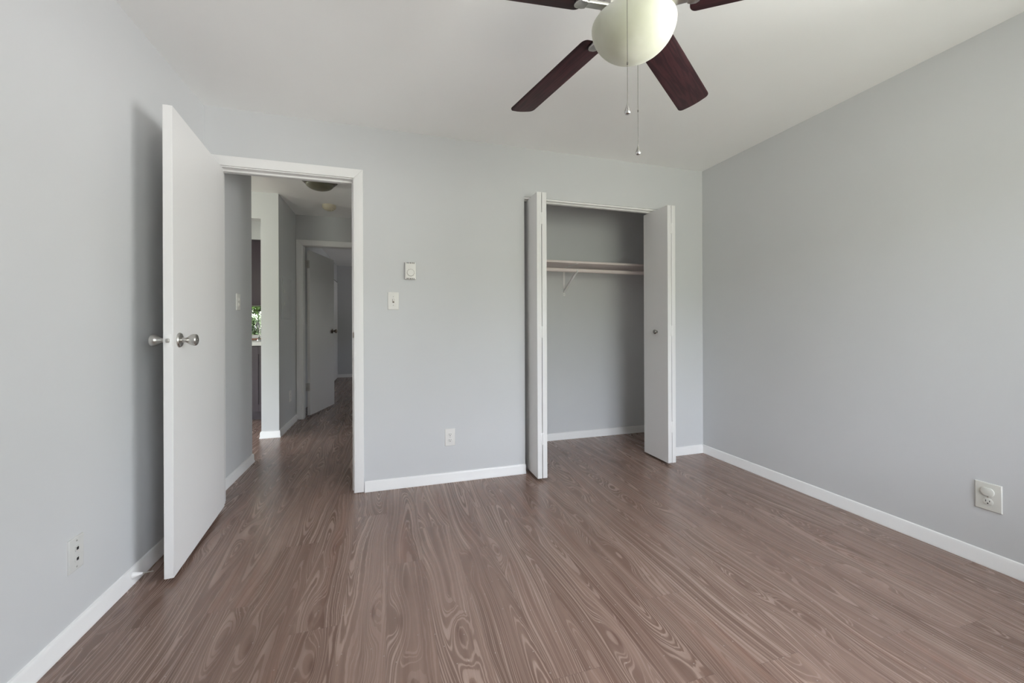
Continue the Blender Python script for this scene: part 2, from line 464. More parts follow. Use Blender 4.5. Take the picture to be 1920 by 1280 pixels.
# hall, living room, kitchen, far room
bm = B(); box(bm, HX - 0.115, HX, 2.90, HY1, 0, H)
struct('wall_hall_left', bm, M['wall'], 'grey hall wall with the stacked switch, past the open door', 'wall')
bm = B(); box(bm, 0.02, 0.14, YB2, FY, 0, H)
struct('wall_hall_right', bm, M['wall'], 'grey right-hand wall of the hall', 'wall')
bm = B(); box(bm, PX0, PX1, PY0, 5.42, 0, H); box(bm, LX, PX0, PY0, PY0 + 0.12, 2.178, H)
struct('wall_kitchen_end', bm, M['wall'], 'grey wall end and header between hall and kitchen', 'wall')
bm = B()
box(bm, PX1, -1.003, FY, FY2, 0, H); box(bm, -1.003, -0.235, FY, FY2, 2.095, H); box(bm, -0.235, 0.14, FY, FY2, 0, H)
struct('wall_hall_far', bm, M['wall'], 'grey hall end wall around the far doorway', 'wall')
bm = B(); box(bm, -1.222, -1.10, 5.42, BY, 0, H)
struct('wall_far_room_left', bm, M['wall'], 'grey left wall of the far room', 'wall')
bm = B(); box(bm, -1.222, 2.2, BY, BY + 0.12, 0, H)
struct('wall_far_room_back', bm, M['wall'], 'dim grey end wall of the far room', 'wall')
bm = B(); Z0, Z1 = 1.0, 1.6
box(bm, 2.08, 2.2, FY2, 7.35, 0, H); box(bm, 2.08, 2.2, 7.85, BY, 0, H); box(bm, 2.08, 2.2, 7.35, 7.85, 0, Z0); box(bm, 2.08, 2.2, 7.35, 7.85, Z1, H)  # small gap in this wall is added to lift the dim room
struct('wall_far_room_right', bm, M['wall'], 'right wall of the far room', 'wall')
bm = B(); box(bm, 0.14, 2.2, FY, FY2, 0, H)
struct('wall_far_room_front', bm, M['wall'], 'front wall of the far room', 'wall')
bm = B()
box(bm, LX - 0.13, LX, YR, 1.5, 0, H); box(bm, LX - 0.13, LX, 1.5, 3.3, 0, 0.7); box(bm, LX - 0.13, LX, 1.5, 3.3, 2.1, H); box(bm, LX - 0.13, LX, 3.3, 4.8, 0, H); box(bm, LX - 0.13, LX, 6.0, KY, 0, H); box(bm, LX - 0.13, LX, 4.8, 6.0, 0, 1.0); box(bm, LX - 0.13, LX, 4.8, 6.0, 2.1, H)  # two unseen window gaps, added to light the hall and the kitchen
struct('wall_living_left', bm, M['wall'], 'outer wall of the living room and kitchen', 'wall')
bm = B()
box(bm, LX - 0.13, -3.8, OUT, YR, 0, H); box(bm, -1.8, XL - TH, OUT, YR, 0, H); box(bm, -3.8, -1.8, OUT, YR, 2.1, H)
struct('wall_living_front', bm, M['wall'], 'living room wall with the glass patio opening', 'wall')
window('window_3', -3.8, -1.8, YR - 0.065, 0.0, 2.1, [-2.8], 'glass patio doors of the living room')
KW0, KW1, KZ0, KZ1 = -2.75, -1.675, 0.95, 2.0
bm = B()
box(bm, LX - 0.13, KW0, KY, KY + 0.12, 0, H); box(bm, KW1, -1.222, KY, KY + 0.12, 0, H)
box(bm, KW0, KW1, KY, KY + 0.12, 0, KZ0); box(bm, KW0, KW1, KY, KY + 0.12, KZ1, H)
struct('wall_kitchen_back', bm, M['wall'], 'kitchen rear wall around the window over the counter', 'wall')
window('window_2', KW0, KW1, KY + 0.05, KZ0, KZ1, [], 'kitchen window looking out on green trees')
bm = B(); box(bm, KW0 - 0.03, KW1 + 0.03, KY - 0.06, KY + 0.03, KZ0 - 0.025, KZ0)
struct('trim_5', bm, M['brick'], 'terracotta coloured sill of the kitchen window', 'window sill')
bm = B(); box(bm, -3.6, PX0, 5.40, 5.75, 2.14, H)
struct('trim_4', bm, M['wall'], 'white soffit above the kitchen wall cabinet', 'soffit')

_w = window('added_window_5', 1.5, 3.3, 0.0, 0.7, 2.1, [], 'unseen living room window added to brighten the hall')  # out of view; added to send more light into the hall
_w.rotation_euler = (0, 0, PI / 2); _w.location = (LX - 0.065, 2.4, 0.7)

# ------------------------------------------------------------------ baseboards
BP = [(0, 0), (0.015, 0), (0.015, 0.010), (0.0105, 0.018), (0.0105, 0.056), (0.006, 0.067), (0, 0.070)]
def baseboard(name, path, label):
    bm = B(); sweep(bm, BP, path); return struct(name, bm, M['trim'], label, 'baseboard')
baseboard('baseboard_left', [(XL, 2.835), (XL, YR)], 'white baseboard along the wall behind the open door')
baseboard('baseboard_right', [(XR, YR), (XR, YB)], 'white baseboard along the right bedroom wall')
baseboard('baseboard_back_middle', [(CX0 + 0.002, YB), (-0.164, YB)], 'white baseboard between the doorway and the closet')
baseboard('baseboard_back_right', [(XR - 0.0105, YB), (CX1 - 0.002, YB)], 'short white baseboard right of the closet')
baseboard('baseboard_closet', [(XR - 0.001, YB2), (XR - 0.001, CYB), (CX0 - 0.13, CYB), (CX0 - 0.13, YB2)], 'white baseboard inside the closet')
baseboard('baseboard_hall_left', [(HX - 0.115, HY1), (HX, HY1), (HX, YB2 + 0.002)], 'white baseboard along the hall wall past the door')
baseboard('baseboard_kitchen_end', [(PX1, FY - 0.002), (PX1, PY0), (PX0, PY0), (PX0, 5.3)], 'white baseboard wrapping the wall end by the kitchen')
baseboard('baseboard_far_room', [(2.08, BY), (-1.10, BY)], 'white baseboard along the dim far room wall')

# ------------------------------------------------------------------ bedroom doorway trim and door
def casing(bm, x0, x1, ztop, y0, y1, w, bev=0.003):
    """flat mitred casing around an opening, on the face between y0 and y1"""
    for s, a in ((-1, x0), (1, x1)):
        o = a + s * w
        poly = [(a, 0.003), (o, 0.003), (o, ztop + w), (a, ztop)]
        if s > 0: poly = poly[::-1]
        prism(bm, poly, abs(y1 - y0), Matrix(((1, 0, 0, 0), (0, 0, 1, min(y0, y1)), (0, 1, 0, 0), (0, 0, 0, 1))), bev)
    poly = [(x0, ztop), (x0 - w, ztop + w), (x1 + w, ztop + w), (x1, ztop)]
    prism(bm, poly, abs(y1 - y0), Matrix(((1, 0, 0, 0), (0, 0, 1, min(y0, y1)), (0, 1, 0, 0), (0, 0, 0, 1))), bev)

t = thing('trim_1', (DX0, YB, 0), 'white casing and jamb around the bedroom doorway', 'door frame', kind='structure')
bm = B(); casing(bm, -0.994, -0.228, 2.085, YB - 0.014, YB, 0.060); obj('casing', bm, M['trim'], t)
bm = B()
box(bm, DX0, -1.000, YB - 0.001, YB2 + 0.001, 0, 2.079); box(bm, -0.232, DX1, YB - 0.001, YB2 + 0.001, 0, 2.079)
box(bm, DX0, DX1, YB - 0.001, YB2 + 0.001, 2.079, DTOP); obj('jamb', bm, M['trim'], t)
bm = B()
box(bm, -1.000, -0.989, 2.886, 2.922, 0, 2.067, 0.0015); box(bm, -0.243, -0.232, 2.886, 2.922, 0, 2.067, 0.0015)
box(bm, -1.000, -0.232, 2.886, 2.922, 2.067, 2.079, 0.0015); obj('door_stop_strip', bm, M['trim'], t)
bm = B(); box(bm, -0.2335, -0.2315, 2.848, 2.876, 1.02, 1.075, 0.0005); box(bm, -0.234, -0.229, 2.8275, 2.850, 1.03, 1.065, 0.001)
obj('strike_plate', bm, M['bronze'], t, label='dark metal strike plate')

def place(bm, mat): bmesh.ops.transform(bm, matrix=mat, verts=bm.verts); return bm
PIN = Vector((-0.998, 2.826, 0)); DW, DH = 0.752, 2.060
DM = Matrix.Translation(PIN) @ Matrix.Rotation(math.radians(-85.0), 4, 'Z')
d1 = thing('door_1', PIN, 'white flat bedroom door standing open against the left wall', 'door', kind='structure')
bm = B(); box(bm, 0.004, DW, 0.002, 0.037, 0.020, DH, 0.0015, 1); obj('door_leaf', place(bm, DM), M['door'], d1)
def tulip_knob(y0, s, parent, name):
    bm = B()
    lathe(bm, [(0.0, 0.0), (0.033, 0.0), (0.033, 0.003), (0.030, 0.008), (0.020, 0.011), (0.012, 0.013), (0.0105, 0.022), (0.0125, 0.029),
               (0.019, 0.037), (0.0245, 0.046), (0.0265, 0.055), (0.0255, 0.062), (0.022, 0.066), (0.012, 0.0675), (0.0, 0.0675)],
          axis((DW - 0.066, y0, 1.045), (0, s, 0)), 40)
    return obj(name, place(bm, DM), M['nickel'], parent, 30)
k1 = tulip_knob(0.037, 1, d1, 'door_knob'); k2 = tulip_knob(0.002, -1, d1, 'door_knob')
bm = B(); lathe(bm, [(0.0, 0), (0.006, 0), (0.006, 0.0015), (0.0, 0.0015)], axis((DW - 0.066, 0.1045, 1.045), (0, 1, 0)), 20)
obj('privacy_button', place(bm, DM), M['chrome'], k1)
bm = B(); box(bm, DW - 0.001, DW + 0.0012, 0.008, 0.031, 1.017, 1.073, 0.0005); lp = obj('latch_plate', place(bm, DM), M['trim'], d1)
bm = B(); box(bm, DW, DW + 0.012, 0.0125, 0.0265, 1.036, 1.054, 0.004); obj('latch_bolt', place(bm, DM), M['nickel'], lp, label='brushed metal latch bolt')

# ------------------------------------------------------------------ closet track and bifold doors
bm = B(); box(bm, CX0 + 0.002, CX1 - 0.002, YB + 0.040, YB + 0.066, CTOP - 0.022, CTOP)
box(bm, CX0 + 0.002, CX1 - 0.002, YB + 0.008, YB + 0.013, CTOP - 0.013, CTOP)
box(bm, CX0 + 0.002, CX1 - 0.002, YB + 0.013, YB + 0.040, CTOP - 0.004, CTOP)
struct('trim_2', bm, M['trim'], 'white metal bifold track under the closet header', 'door track')

def bifold(name, xs, y0, y1, label, knob_x=None, tilt=0.0):
    x0 = xs[0][0]
    t = thing(name, (x0, y1, 0.0), label, 'closet door', kind='structure')
    for k, (a, b, top) in enumerate(xs):
        bm = B(); box(bm, a, b, y0, y1, 0.018, top, 0.0012, 1)
        obj('door_panel', bm, M['door'], t)
    gx = (xs[0][1] + xs[1][0]) / 2
    for z in (0.30, 1.06, 1.87):
        bm = B(); box(bm, gx - 0.012, gx + 0.012, y0 - 0.0022, y0 + 0.001, z - 0.042, z + 0.042, 0.0008)
        tube(bm, [(gx, y0 - 0.002, z - 0.042), (gx, y0 - 0.002, z + 0.042)], 0.0032, 10)
        obj('hinge', bm, M['trim'], t)
    for k, (a, b, top) in enumerate(xs):
        bm = B(); xm = (a + b) / 2; lathe(bm, [(0, 0), (0.006, 0), (0.006, 0.024), (0, 0.024)], axis((xm, YB + 0.053, top - 0.008), (0, 0, 1)), 14)
        obj('track_pin', bm, M['nickel'], t)
    if knob_x is not None:
        bm = B(); lathe(bm, [(0, 0), (0.011, 0), (0.009, 0.006), (0.009, 0.010), (0.016, 0.015), (0.0185, 0.021), (0.015, 0.027), (0.0, 0.029)], axis((knob_x, 2.79, 1.052), (-1, 0, 0)), 28)
        obj('pull_knob', bm, M['grey_metal'], t, label='small round nickel pull knob')
    return t
bifold('door_2', [(0.9995, 1.0345, 2.056), (1.0385, 1.0735, 2.056)], 2.662, 2.965, 'folded white bifold closet door on the doorway side')
bifold('door_3', [(2.0935, 2.1285, 2.052), (2.1315, 2.1665, 2.052)], 2.655, 2.965, 'folded white bifold closet door with the small pull knob', 2.0935)

# ------------------------------------------------------------------ closet shelf, rod, bracket
bm = B(); box(bm, CX0 - 0.13, XR, 3.275, CYB, 1.668, 1.687, 0.002)
tag(obj('closet_shelf', bm, M['shelf']), 'long white painted shelf inside the closet', 'shelf')
bm = B(); tube(bm, [(CX0 - 0.13, 3.31, 1.607), (XR, 3.31, 1.607)], 0.0175, 24)
tag(obj('closet_rod', bm, M['shelf']), 'round white hanging rod just under the closet shelf', 'closet rod')
t = thing('shelf_bracket', (1.625, CYB, 1.40), 'white triangular metal bracket holding the closet shelf and rod', 'bracket')
bx = 1.625
bm = B(); box(bm, bx - 0.011, bx + 0.011, CYB - 0.003, CYB, 1.395, 1.668, 0.001); obj('wall_leg', bm, M['trim'], t)
bm = B(); box(bm, bx - 0.011, bx + 0.011, 3.285, CYB - 0.003, 1.665, 1.668, 0.001); obj('shelf_arm', bm, M['trim'], t)
bm = B()
prism(bm, [(CYB - 0.003, 1.425), (CYB - 0.003, 1.448), (3.318, 1.600), (3.310, 1.5855)], 0.016, Matrix(((0, 0, 1, bx - 0.008), (1, 0, 0, 0), (0, 1, 0, 0), (0, 0, 0, 1))))
obj('brace', bm, M['trim'], t)
bm = B(); pts = [(3.31 + 0.0205 * math.cos(a), 1.607 + 0.0205 * math.sin(a)) for a in [math.radians(x) for x in range(-200, 15, 12)]]
tube(bm, [(bx, y, z) for y, z in pts], 0.006, 10); obj('rod_hook', bm, M['trim'], t)
bm = B(); lathe(bm, [(0, 0), (0.004, 0), (0.003, 0.002), (0, 0.0025)], axis((bx, CYB - 0.003, 1.409), (0, -1, 0)), 12); obj('screw', bm, M['nickel'], t)

# ------------------------------------------------------------------ wall plates
def frame_on(loc, normal):
    """local x = along wall (viewer's right), y = up, z = out of the wall"""
    z = Vector(normal); y = Vector((0, 0, 1)); x = y.cross(z)
    return Matrix(((x.x, y.x, z.x, loc[0]), (x.y, y.y, z.y, loc[1]), (x.z, y.z, z.z, loc[2]), (0, 0, 0, 1)))

def plate_bm(F, w, h, d=0.006):
    bm = B(); t_ = B()
    prism(t_, [(-w / 2, -h / 2), (w / 2, -h / 2), (w / 2, h / 2), (-w / 2, h / 2)], d)
    es = [e for e in t_.edges if all(v.co.z > d - 1e-5 for v in e.verts)]
    bmesh.ops.bevel(t_, geom=es, offset=0.004, segments=3, affect='EDGES', profile=0.6)
    add(bm, t_, F); return bm

def screw(F, x, y, z, parent, mat='nickel', r=0.0032):
    bm = B(); lathe(bm, [(0, 0), (r, 0), (r * 0.8, 0.001), (0, 0.0013)], F @ Matrix.Translation((x, y, z)), 14); obj('screw', bm, M[mat], parent)

def oval(w, h, n=28, flat=0.80):
    pts = []
    for k in range(n):
        a = 2 * PI * k / n; x, y = w / 2 * math.cos(a), w / 2 * math.sin(a)
        pts.append((x, max(-h / 2, min(h / 2, y))))
    return pts

def receptacle(F, cy, parent, mat):
    bm = B(); prism(bm, oval(0.034, 0.028), 0.0025, F @ Matrix.Translation((0, cy, 0.0055)), 0.0006); r = obj('socket', bm, M[mat], parent)
    bm = B(); G = F @ Matrix.Translation((0, cy, 0.0081))
    for sx, hh in ((-0.0063, 0.0085), (0.0063, 0.0070)):
        add_box = B(); box(add_box, sx - 0.0012, sx + 0.0012, 0.003 - hh / 2, 0.003 + hh / 2, -0.001, 0.0002); add(bm, add_box, G)
    lathe(bm, [(0, -0.001), (0.0027, -0.001), (0.0027, 0.0002), (0, 0.0002)], G @ Matrix.Translation((0, -0.0075, 0)), 14)
    obj('slots', bm, M['dark'], r)

# duplex outlet on the back wall
F = frame_on((0.4055, YB, 0.3175), (0, -1, 0))
t = thing('wall_outlet', (0.4055, YB, 0.3175), 'white duplex outlet low on the wall between doorway and closet', 'outlet')
obj('cover_plate', plate_bm(F, 0.072, 0.120), M['plate'], t)
receptacle(F, 0.0195, t, 'plate'); receptacle(F, -0.0195, t, 'plate'); screw(F, 0, 0, 0.006, t)

# outlet on the right wall, upper socket capped
F = frame_on((XR, 1.108, 0.3185), (-1, 0, 0))
t = thing('wall_outlet', (XR, 1.108, 0.3185), 'large white outlet with a domed cap, on the right wall', 'outlet')
obj('cover_plate', plate_bm(F, 0.086, 0.124), M['ivory'], t)
receptacle(F, -0.0215, t, 'ivory'); screw(F, 0, -0.001, 0.006, t)
bm = B(); prism(bm, oval(0.044, 0.037), 0.008, F @ Matrix.Translation((0, 0.0225, 0.0055)), 0.003); obj('socket_cap', bm, M['ivory'], t, label='domed plug-in socket cap')

# jack plate on the left wall
F = frame_on((XL, 1.806, 0.303), (1, 0, 0))
t = thing('jack_plate', (XL, 1.806, 0.303), 'painted-over plate with two dark jacks, on the left wall', 'wall plate')
obj('cover_plate', plate_bm(F, 0.070, 0.117), M['painted_plate'], t)
for cy in (0.0185, -0.0185):
    bm = B(); q = B(); box(q, -0.009, 0.009, cy - 0.009, cy + 0.009, 0.0055, 0.0085, 0.001); add(bm, q, F); j = obj('jack', bm, M['painted_plate'], t)
    bm = B(); q = B(); box(q, -0.0052, 0.0052, cy - 0.005, cy + 0.005, 0.0075, 0.0088); add(bm, q, F); obj('jack_opening', bm, M['dark'], j)
for cy in (0.046, -0.046): screw(F, 0, cy, 0.006, t)

# toggle switch by the doorway
F = frame_on((0.0235, YB, 1.277), (0, -1, 0))
t = thing('light_switch', (0.0235, YB, 1.277), 'single white toggle switch beside the bedroom doorway', 'light switch')
obj('cover_plate', plate_bm(F, 0.072, 0.118), M['plate'], t)
bm = B(); q = B(); box(q, -0.0058, 0.0058, -0.0125, 0.0125, 0.0055, 0.0068, 0.0004); add(bm, q, F); obj('toggle_collar', bm, M['bronze'], t, label='dark slot around the toggle')
bm = B(); q = B(); box(q, -0.0042, 0.0042, -0.0075, 0.0050, 0.0, 0.017, 0.0015)
bmesh.ops.transform(q, matrix=Matrix.Translation((0, 0, 0.005)) @ Matrix.Rotation(math.radians(-24), 4, 'X'), verts=q.verts); add(bm, q, F); obj('toggle', bm, M['plate'], t)
for cy in (0.030, -0.030): screw(F, 0, cy, 0.006, t)

# thermostat
F = frame_on((0.1365, YB, 1.4835), (0, -1, 0))
t = thing('thermostat', (0.1365, YB, 1.4835), 'small white dial thermostat high on the wall, above the switch', 'thermostat')
bm = B(); q = B(); box(q, -0.0355, 0.0355, -0.058, 0.058, 0, 0.026, 0.004, 3); add(bm, q, F); obj('housing', bm, M['plate'], t)
bm = B(); lathe(bm, [(0.0, 0.0), (0.0225, 0.0), (0.0225, 0.0035), (0.0205, 0.0055), (0.0, 0.0055)], F @ Matrix.Translation((0.001, -0.013, 0.0255)), 40); dl = obj('dial', bm, M['plate'], t)
bm = B(); lathe(bm, [(0.0226, 0.0), (0.0240, 0.0), (0.0240, 0.0009), (0.0226, 0.0009)], F @ Matrix.Translation((0.001, -0.013, 0.0256)), 40); obj('dial_ring', bm, M['bronze'], t)
bm = B()
for k in range(9):
    a = math.radians(-40 + 260 / 8 * k); q = B(); box(q, 0.0262, 0.0292, -0.0005, 0.0005, 0.0258, 0.0263); add(bm, q, F @ Matrix.Translation((0.001, -0.013, 0)) @ Matrix.Rotation(a, 4, 'Z'))
obj('dial_marks', bm, M['bronze'], t)
for yy in (-0.0535, 0.0535):
    for k in range(5):
        bm = B(); q = B(); x = (k - 2) * 0.0112; box(q, x - 0.0026, x + 0.0026, yy - 0.0042, yy + 0.0042, 0.020, 0.0263); add(bm, q, F)
        obj('vent_slot', bm, M['dark'], t)

# stacked switch on the hall wall
F = frame_on((HX, 3.432, 1.290), (1, 0, 0))
t = thing('light_switch', (HX, 3.432, 1.290), 'white plate with two stacked switches, on the hall wall', 'light switch')
obj('cover_plate', plate_bm(F, 0.074, 0.122), M['plate'], t)
for cy in (0.021, -0.021):
    bm = B(); prism(bm, oval(0.034, 0.030), 0.004, F @ Matrix.Translation((0, cy, 0.0055)), 0.0008); s1 = obj('switch_body', bm, M['plate'], t)
    bm = B(); q = B(); box(q, -0.005, 0.005, cy - 0.009, cy + 0.009, 0.009, 0.0125, 0.0015); add(bm, q, F); obj('toggle', bm, M['plate'], s1)
screw(F, 0, 0, 0.006, t)

# hall outlet and electrical panel on the wall past the kitchen opening
F = frame_on((PX1, 4.975, 0.337), (1, 0, 0))
t = thing('wall_outlet', (PX1, 4.975, 0.337), 'white outlet low on the hall wall before the far doorway', 'outlet')
obj('cover_plate', plate_bm(F, 0.074, 0.122, 0.007), M['plate'], t)
receptacle(F, 0.0195, t, 'plate'); receptacle(F, -0.0195, t, 'plate'); screw(F, 0, 0, 0.007, t)
F = frame_on((PX1, 4.83, 1.41), (1, 0, 0))
t = thing('breaker_panel', (PX1, 4.83, 1.18), 'electrical panel painted grey like the hall wall', 'electrical panel')
bm = B(); q = B(); box(q, -0.205, 0.205, -0.225, 0.225, 0, 0.006, 0.002); add(bm, q, F); obj('panel_frame', bm, M['wall'], t)
bm = B(); q = B(); box(q, -0.17, 0.17, -0.13, 0.19, 0.005, 0.009, 0.0015); add(bm, q, F); dr = obj('panel_door', bm, M['wall'], t)
for cx, cy in ((-0.12, 0.07), (-0.12, -0.06), (0.0, 0.01)):
    bm = B(); q = B(); box(q, cx - 0.006, cx + 0.006, cy - 0.018, cy + 0.018, 0.008, 0.012, 0.001); add(bm, q, F)
    obj('latch', bm, M['plate'], dr)
bm = B(); q = B(); box(q, -0.16, 0.10, -0.205, -0.155, 0.005, 0.0075, 0.001); add(bm, q, F); obj('label_holder', bm, M['wall'], t)

# ------------------------------------------------------------------ door stop on the left baseboard
t = thing('door_stop', (XL + 0.0105, 2.120, 0.040), 'white cone door stop on the baseboard by the open door', 'door stop')
ax = axis((XL + 0.0100, 2.118, 0.040), (1, 0.13, 0.0))
bm = B(); lathe(bm, [(0, 0), (0.0155, 0), (0.0155, 0.003), (0.0115, 0.009), (0.0055, 0.028), (0.0048, 0.034), (0, 0.034)], ax, 24); obj('cone_base', bm, M['trim'], t)
bm = B(); lathe(bm, [(0, 0.033), (0.0028, 0.033), (0.0026, 0.066), (0.0014, 0.070), (0, 0.070)], ax, 14); obj('metal_rod', bm, M['nickel'], t)

# ------------------------------------------------------------------ ceiling fan
FX, FYC = 0.752, 1.115
ZB, RB = 2.105, 0.660
PHI, PITCH, DROOP = 1.831, -0.241, 0.039
fan = thing('ceiling_fan', (FX, FYC, H), 'five-blade ceiling fan with dark wood blades and a white bowl light', 'ceiling fan')
cz = lambda prof: lathe(B(), prof, Matrix.Translation((FX, FYC, 0)), 56)
obj('canopy', cz([(0.0, H), (0.070, H), (0.070, H - 0.012), (0.062, H - 0.040), (0.030, H - 0.055), (0.0, H - 0.055)]), M['nickel'], fan)
obj('downrod', cz([(0.0, H - 0.04), (0.013, H - 0.04), (0.013, 2.27), (0.0, 2.27)]), M['nickel'], fan)
obj('motor_housing', cz([(0.0, 2.285), (0.035, 2.285), (0.075, 2.275), (0.105, 2.255), (0.115, 2.225), (0.115, 2.175), (0.105, 2.150), (0.080, 2.140), (0.0, 2.140)]), M['nickel'], fan)
obj('switch_housing', cz([(0.0, 2.145), (0.055, 2.145), (0.058, 2.135), (0.058, 2.098), (0.075, 2.088), (0.088, 2.078), (0.092, 2.068), (0.0, 2.066)]), M['nickel'], fan)
rb, dp, zr = 0.1316, 0.1031, 2.0641
prof = []
for k in range(0, 25):
    a = k / 24 * PI / 2; e = 2 / 1.9
    prof.append((rb * max(0.0, math.cos(a)) ** e, zr - dp * math.sin(a) ** e))
prof[-1] = (0.0, zr - dp)
prof = [(0.0, zr + 0.012), (0.090, zr + 0.012), (0.118, zr + 0.010), (0.128, zr + 0.005)] + prof
obj('bowl_shade', cz(prof), M['opal'], fan, 60)

def blade_mesh():
    L0, L1, w1 = 0.168, RB, 0.1295
    wid = lambda x: w1 * (1 + 0.21 * (x - RB))
    pts = []
    rc = 0.022
    def corner(cx, cy, a0, a1, r):
        return [(cx + r * math.cos(a0 + (a1 - a0) * k / 6), cy + r * math.sin(a0 + (a1 - a0) * k / 6)) for k in range(7)]
    h1, h0 = w1 / 2, wid(L0) / 2
    pts += corner(L1 - rc, -h1 + rc, -PI / 2, -0.15, rc)
    pts += [(L1 + 0.004, -0.02), (L1 + 0.005, 0.0), (L1 + 0.004, 0.02)]
    pts += corner(L1 - rc, h1 - rc, 0.15, PI / 2, rc)
    r2 = 0.020
    pts += corner(L0 + r2, h0 - r2, PI / 2, PI, r2)
    pts += corner(L0 + r2, -h0 + r2, PI, 1.5 * PI, r2)
    bm = B(); prism(bm, pts, 0.006, Matrix.Translation((0, 0, -0.003)), 0.0012)
    return bm
def iron_mesh():
    bm = B()
    pl = [(0.160, -0.018), (0.17, -0.023), (0.185, -0.024), (0.195, -0.019), (0.200, -0.010), (0.200, 0.010), (0.195, 0.019), (0.185, 0.024), (0.17, 0.023), (0.160, 0.018)]
    prism(bm, pl, 0.010, Matrix.Translation((0, 0, -0.0145)), 0.003)
    q = B(); box(q, 0.055, 0.175, -0.017, 0.017, -0.012, -0.002, 0.003); add(bm, q)
    q = B(); box(q, 0.052, 0.092, -0.020, 0.020, -0.010, 0.042, 0.004); add(bm, q)
    return bm
def link_local(name, bm, mat):
    me = bpy.data.meshes.new(name); bm.to_mesh(me); bm.free(); me.materials.append(mat)
    o = bpy.data.objects.new(name, me); COL.objects.link(o); smooth(o, 35); return o
blade0 = link_local('fan_blade', blade_mesh(), M['blade']); iron0 = link_local('blade_bracket', iron_mesh(), M['nickel'])
iron0['label'] = 'nickel blade bracket'
for k in range(5):
    if k == 0: bl, ir = blade0, iron0
    else:
        bl = blade0.copy(); ir = iron0.copy(); COL.objects.link(bl); COL.objects.link(ir)
    a = PHI - k * 2 * PI / 5
    e = Vector((math.cos(a), math.sin(a), -DROOP)).normalized()
    tt = Vector((-math.sin(a), math.cos(a), 0)) * math.cos(PITCH) + Vector((0, 0, 1)) * math.sin(PITCH)
    tt = (tt - e * tt.dot(e)).normalized(); nz = e.cross(tt)
    o0 = Vector((0, 0, ZB + DROOP * 0.4 - H))
    bl.parent = fan
    bl.matrix_local = Matrix(((e.x, tt.x, nz.x, o0.x), (e.y, tt.y, nz.y, o0.y), (e.z, tt.z, nz.z, o0.z), (0, 0, 0, 1)))
    ir.parent = bl; ir.matrix_local = Matrix.Identity(4)

def chain(x, y, ztop, zbot, bead, label):
    bm = B(); z = ztop
    r = 0.0013
    tube(bm, [(x, y, ztop), (x, y, zbot + 0.030)], 0.0006, 6)
    n = int((ztop - zbot - 0.03) / bead)
    for k in range(n):
        q = B(); bmesh.ops.create_icosphere(q, subdivisions=1, radius=r, matrix=Matrix.Translation((x, y, ztop - k * bead))); add(bm, q)
    zc = zbot + 0.030 + 0.60 * (ztop - zbot) * 0.55
    lathe(bm, [(0, -0.004), (0.0022, -0.003), (0.0022, 0.003), (0, 0.004)], Matrix.Translation((x, y, zc)), 10)
    c = obj('pull_chain', bm, M['grey_metal'], fan, label=label)
    bm = B(); lathe(bm, [(0, 0.034), (0.0016, 0.034), (0.0019, 0.030), (0.0036, 0.025), (0.0068, 0.016), (0.0088, 0.009), (0.0090, 0.006), (0.0072, 0.0015), (0.003, 0.0), (0, 0.0)], Matrix.Translation((x, y, zbot)), 28)
    obj('chain_pendant', bm, M['chrome'], c)
chain(0.664, 1.015, 2.075, 1.716, 0.0040, 'beaded pull chain in front of the bowl')
chain(0.835, 1.212, 2.075, 1.700, 0.0036, 'pull chain hanging behind the bowl')
for (x, y) in ((0.664, 1.015), (0.835, 1.212)):
    bm = B(); d = Vector((x - FX, y - FYC, 0)); L = d.length; d.normalize()
    tube(bm, [(FX + d.x * 0.055, FYC + d.y * 0.055, 2.110), (FX + d.x * (L - 0.01), FYC + d.y * (L - 0.01), 2.108), (x, y, 2.098), (x, y, 2.074)], 0.0022, 8)
    obj('chain_guide', bm, M['nickel'], fan)

# ------------------------------------------------------------------ hall ceiling fixtures
lx, ly = -0.610, 4.015
t = thing('ceiling_light', (lx, ly, H), 'round flush ceiling light with smoked glass in the hall', 'ceiling light')
L_ = lambda prof: lathe(B(), prof, Matrix.Translation((lx, ly, 0)), 48)
obj('base_ring', L_([(0, H), (0.150, H), (0.152, H - 0.008), (0.143, H - 0.016), (0.134, H - 0.020), (0.128, H - 0.030), (0.120, H - 0.036), (0.0, H - 0.036)]), M['bronze'], t)
obj('glass_dome', L_([(0.117, H - 0.034)] + [(0.117 * math.cos(a), H - 0.034 - 0.052 * math.sin(a)) for a in [PI / 2 * k / 10 for k in range(1, 10)]] + [(0, H - 0.086)]), M['amber_glass'], t)
sx, sy = -0.635, 4.80
t = thing('smoke_detector', (sx, sy, H), 'cream smoke detector on the hall ceiling beyond the light', 'smoke detector')
L_ = lambda prof: lathe(B(), prof, Matrix.Translation((sx, sy, 0)), 36)
obj('housing', L_([(0, H), (0.071, H), (0.071, H - 0.022), (0.064, H - 0.036), (0.050, H - 0.040), (0.050, H - 0.048), (0.030, H - 0.056), (0, H - 0.056)]), M['cream'], t)
bm = B(); tube(bm, [(sx + 0.03, sy - 0.045, H - 0.036), (sx + 0.034, sy - 0.052, H - 0.055), (sx + 0.028, sy - 0.055, H - 0.075)], 0.0035, 8); obj('pull_tab', bm, M['cream'], t)

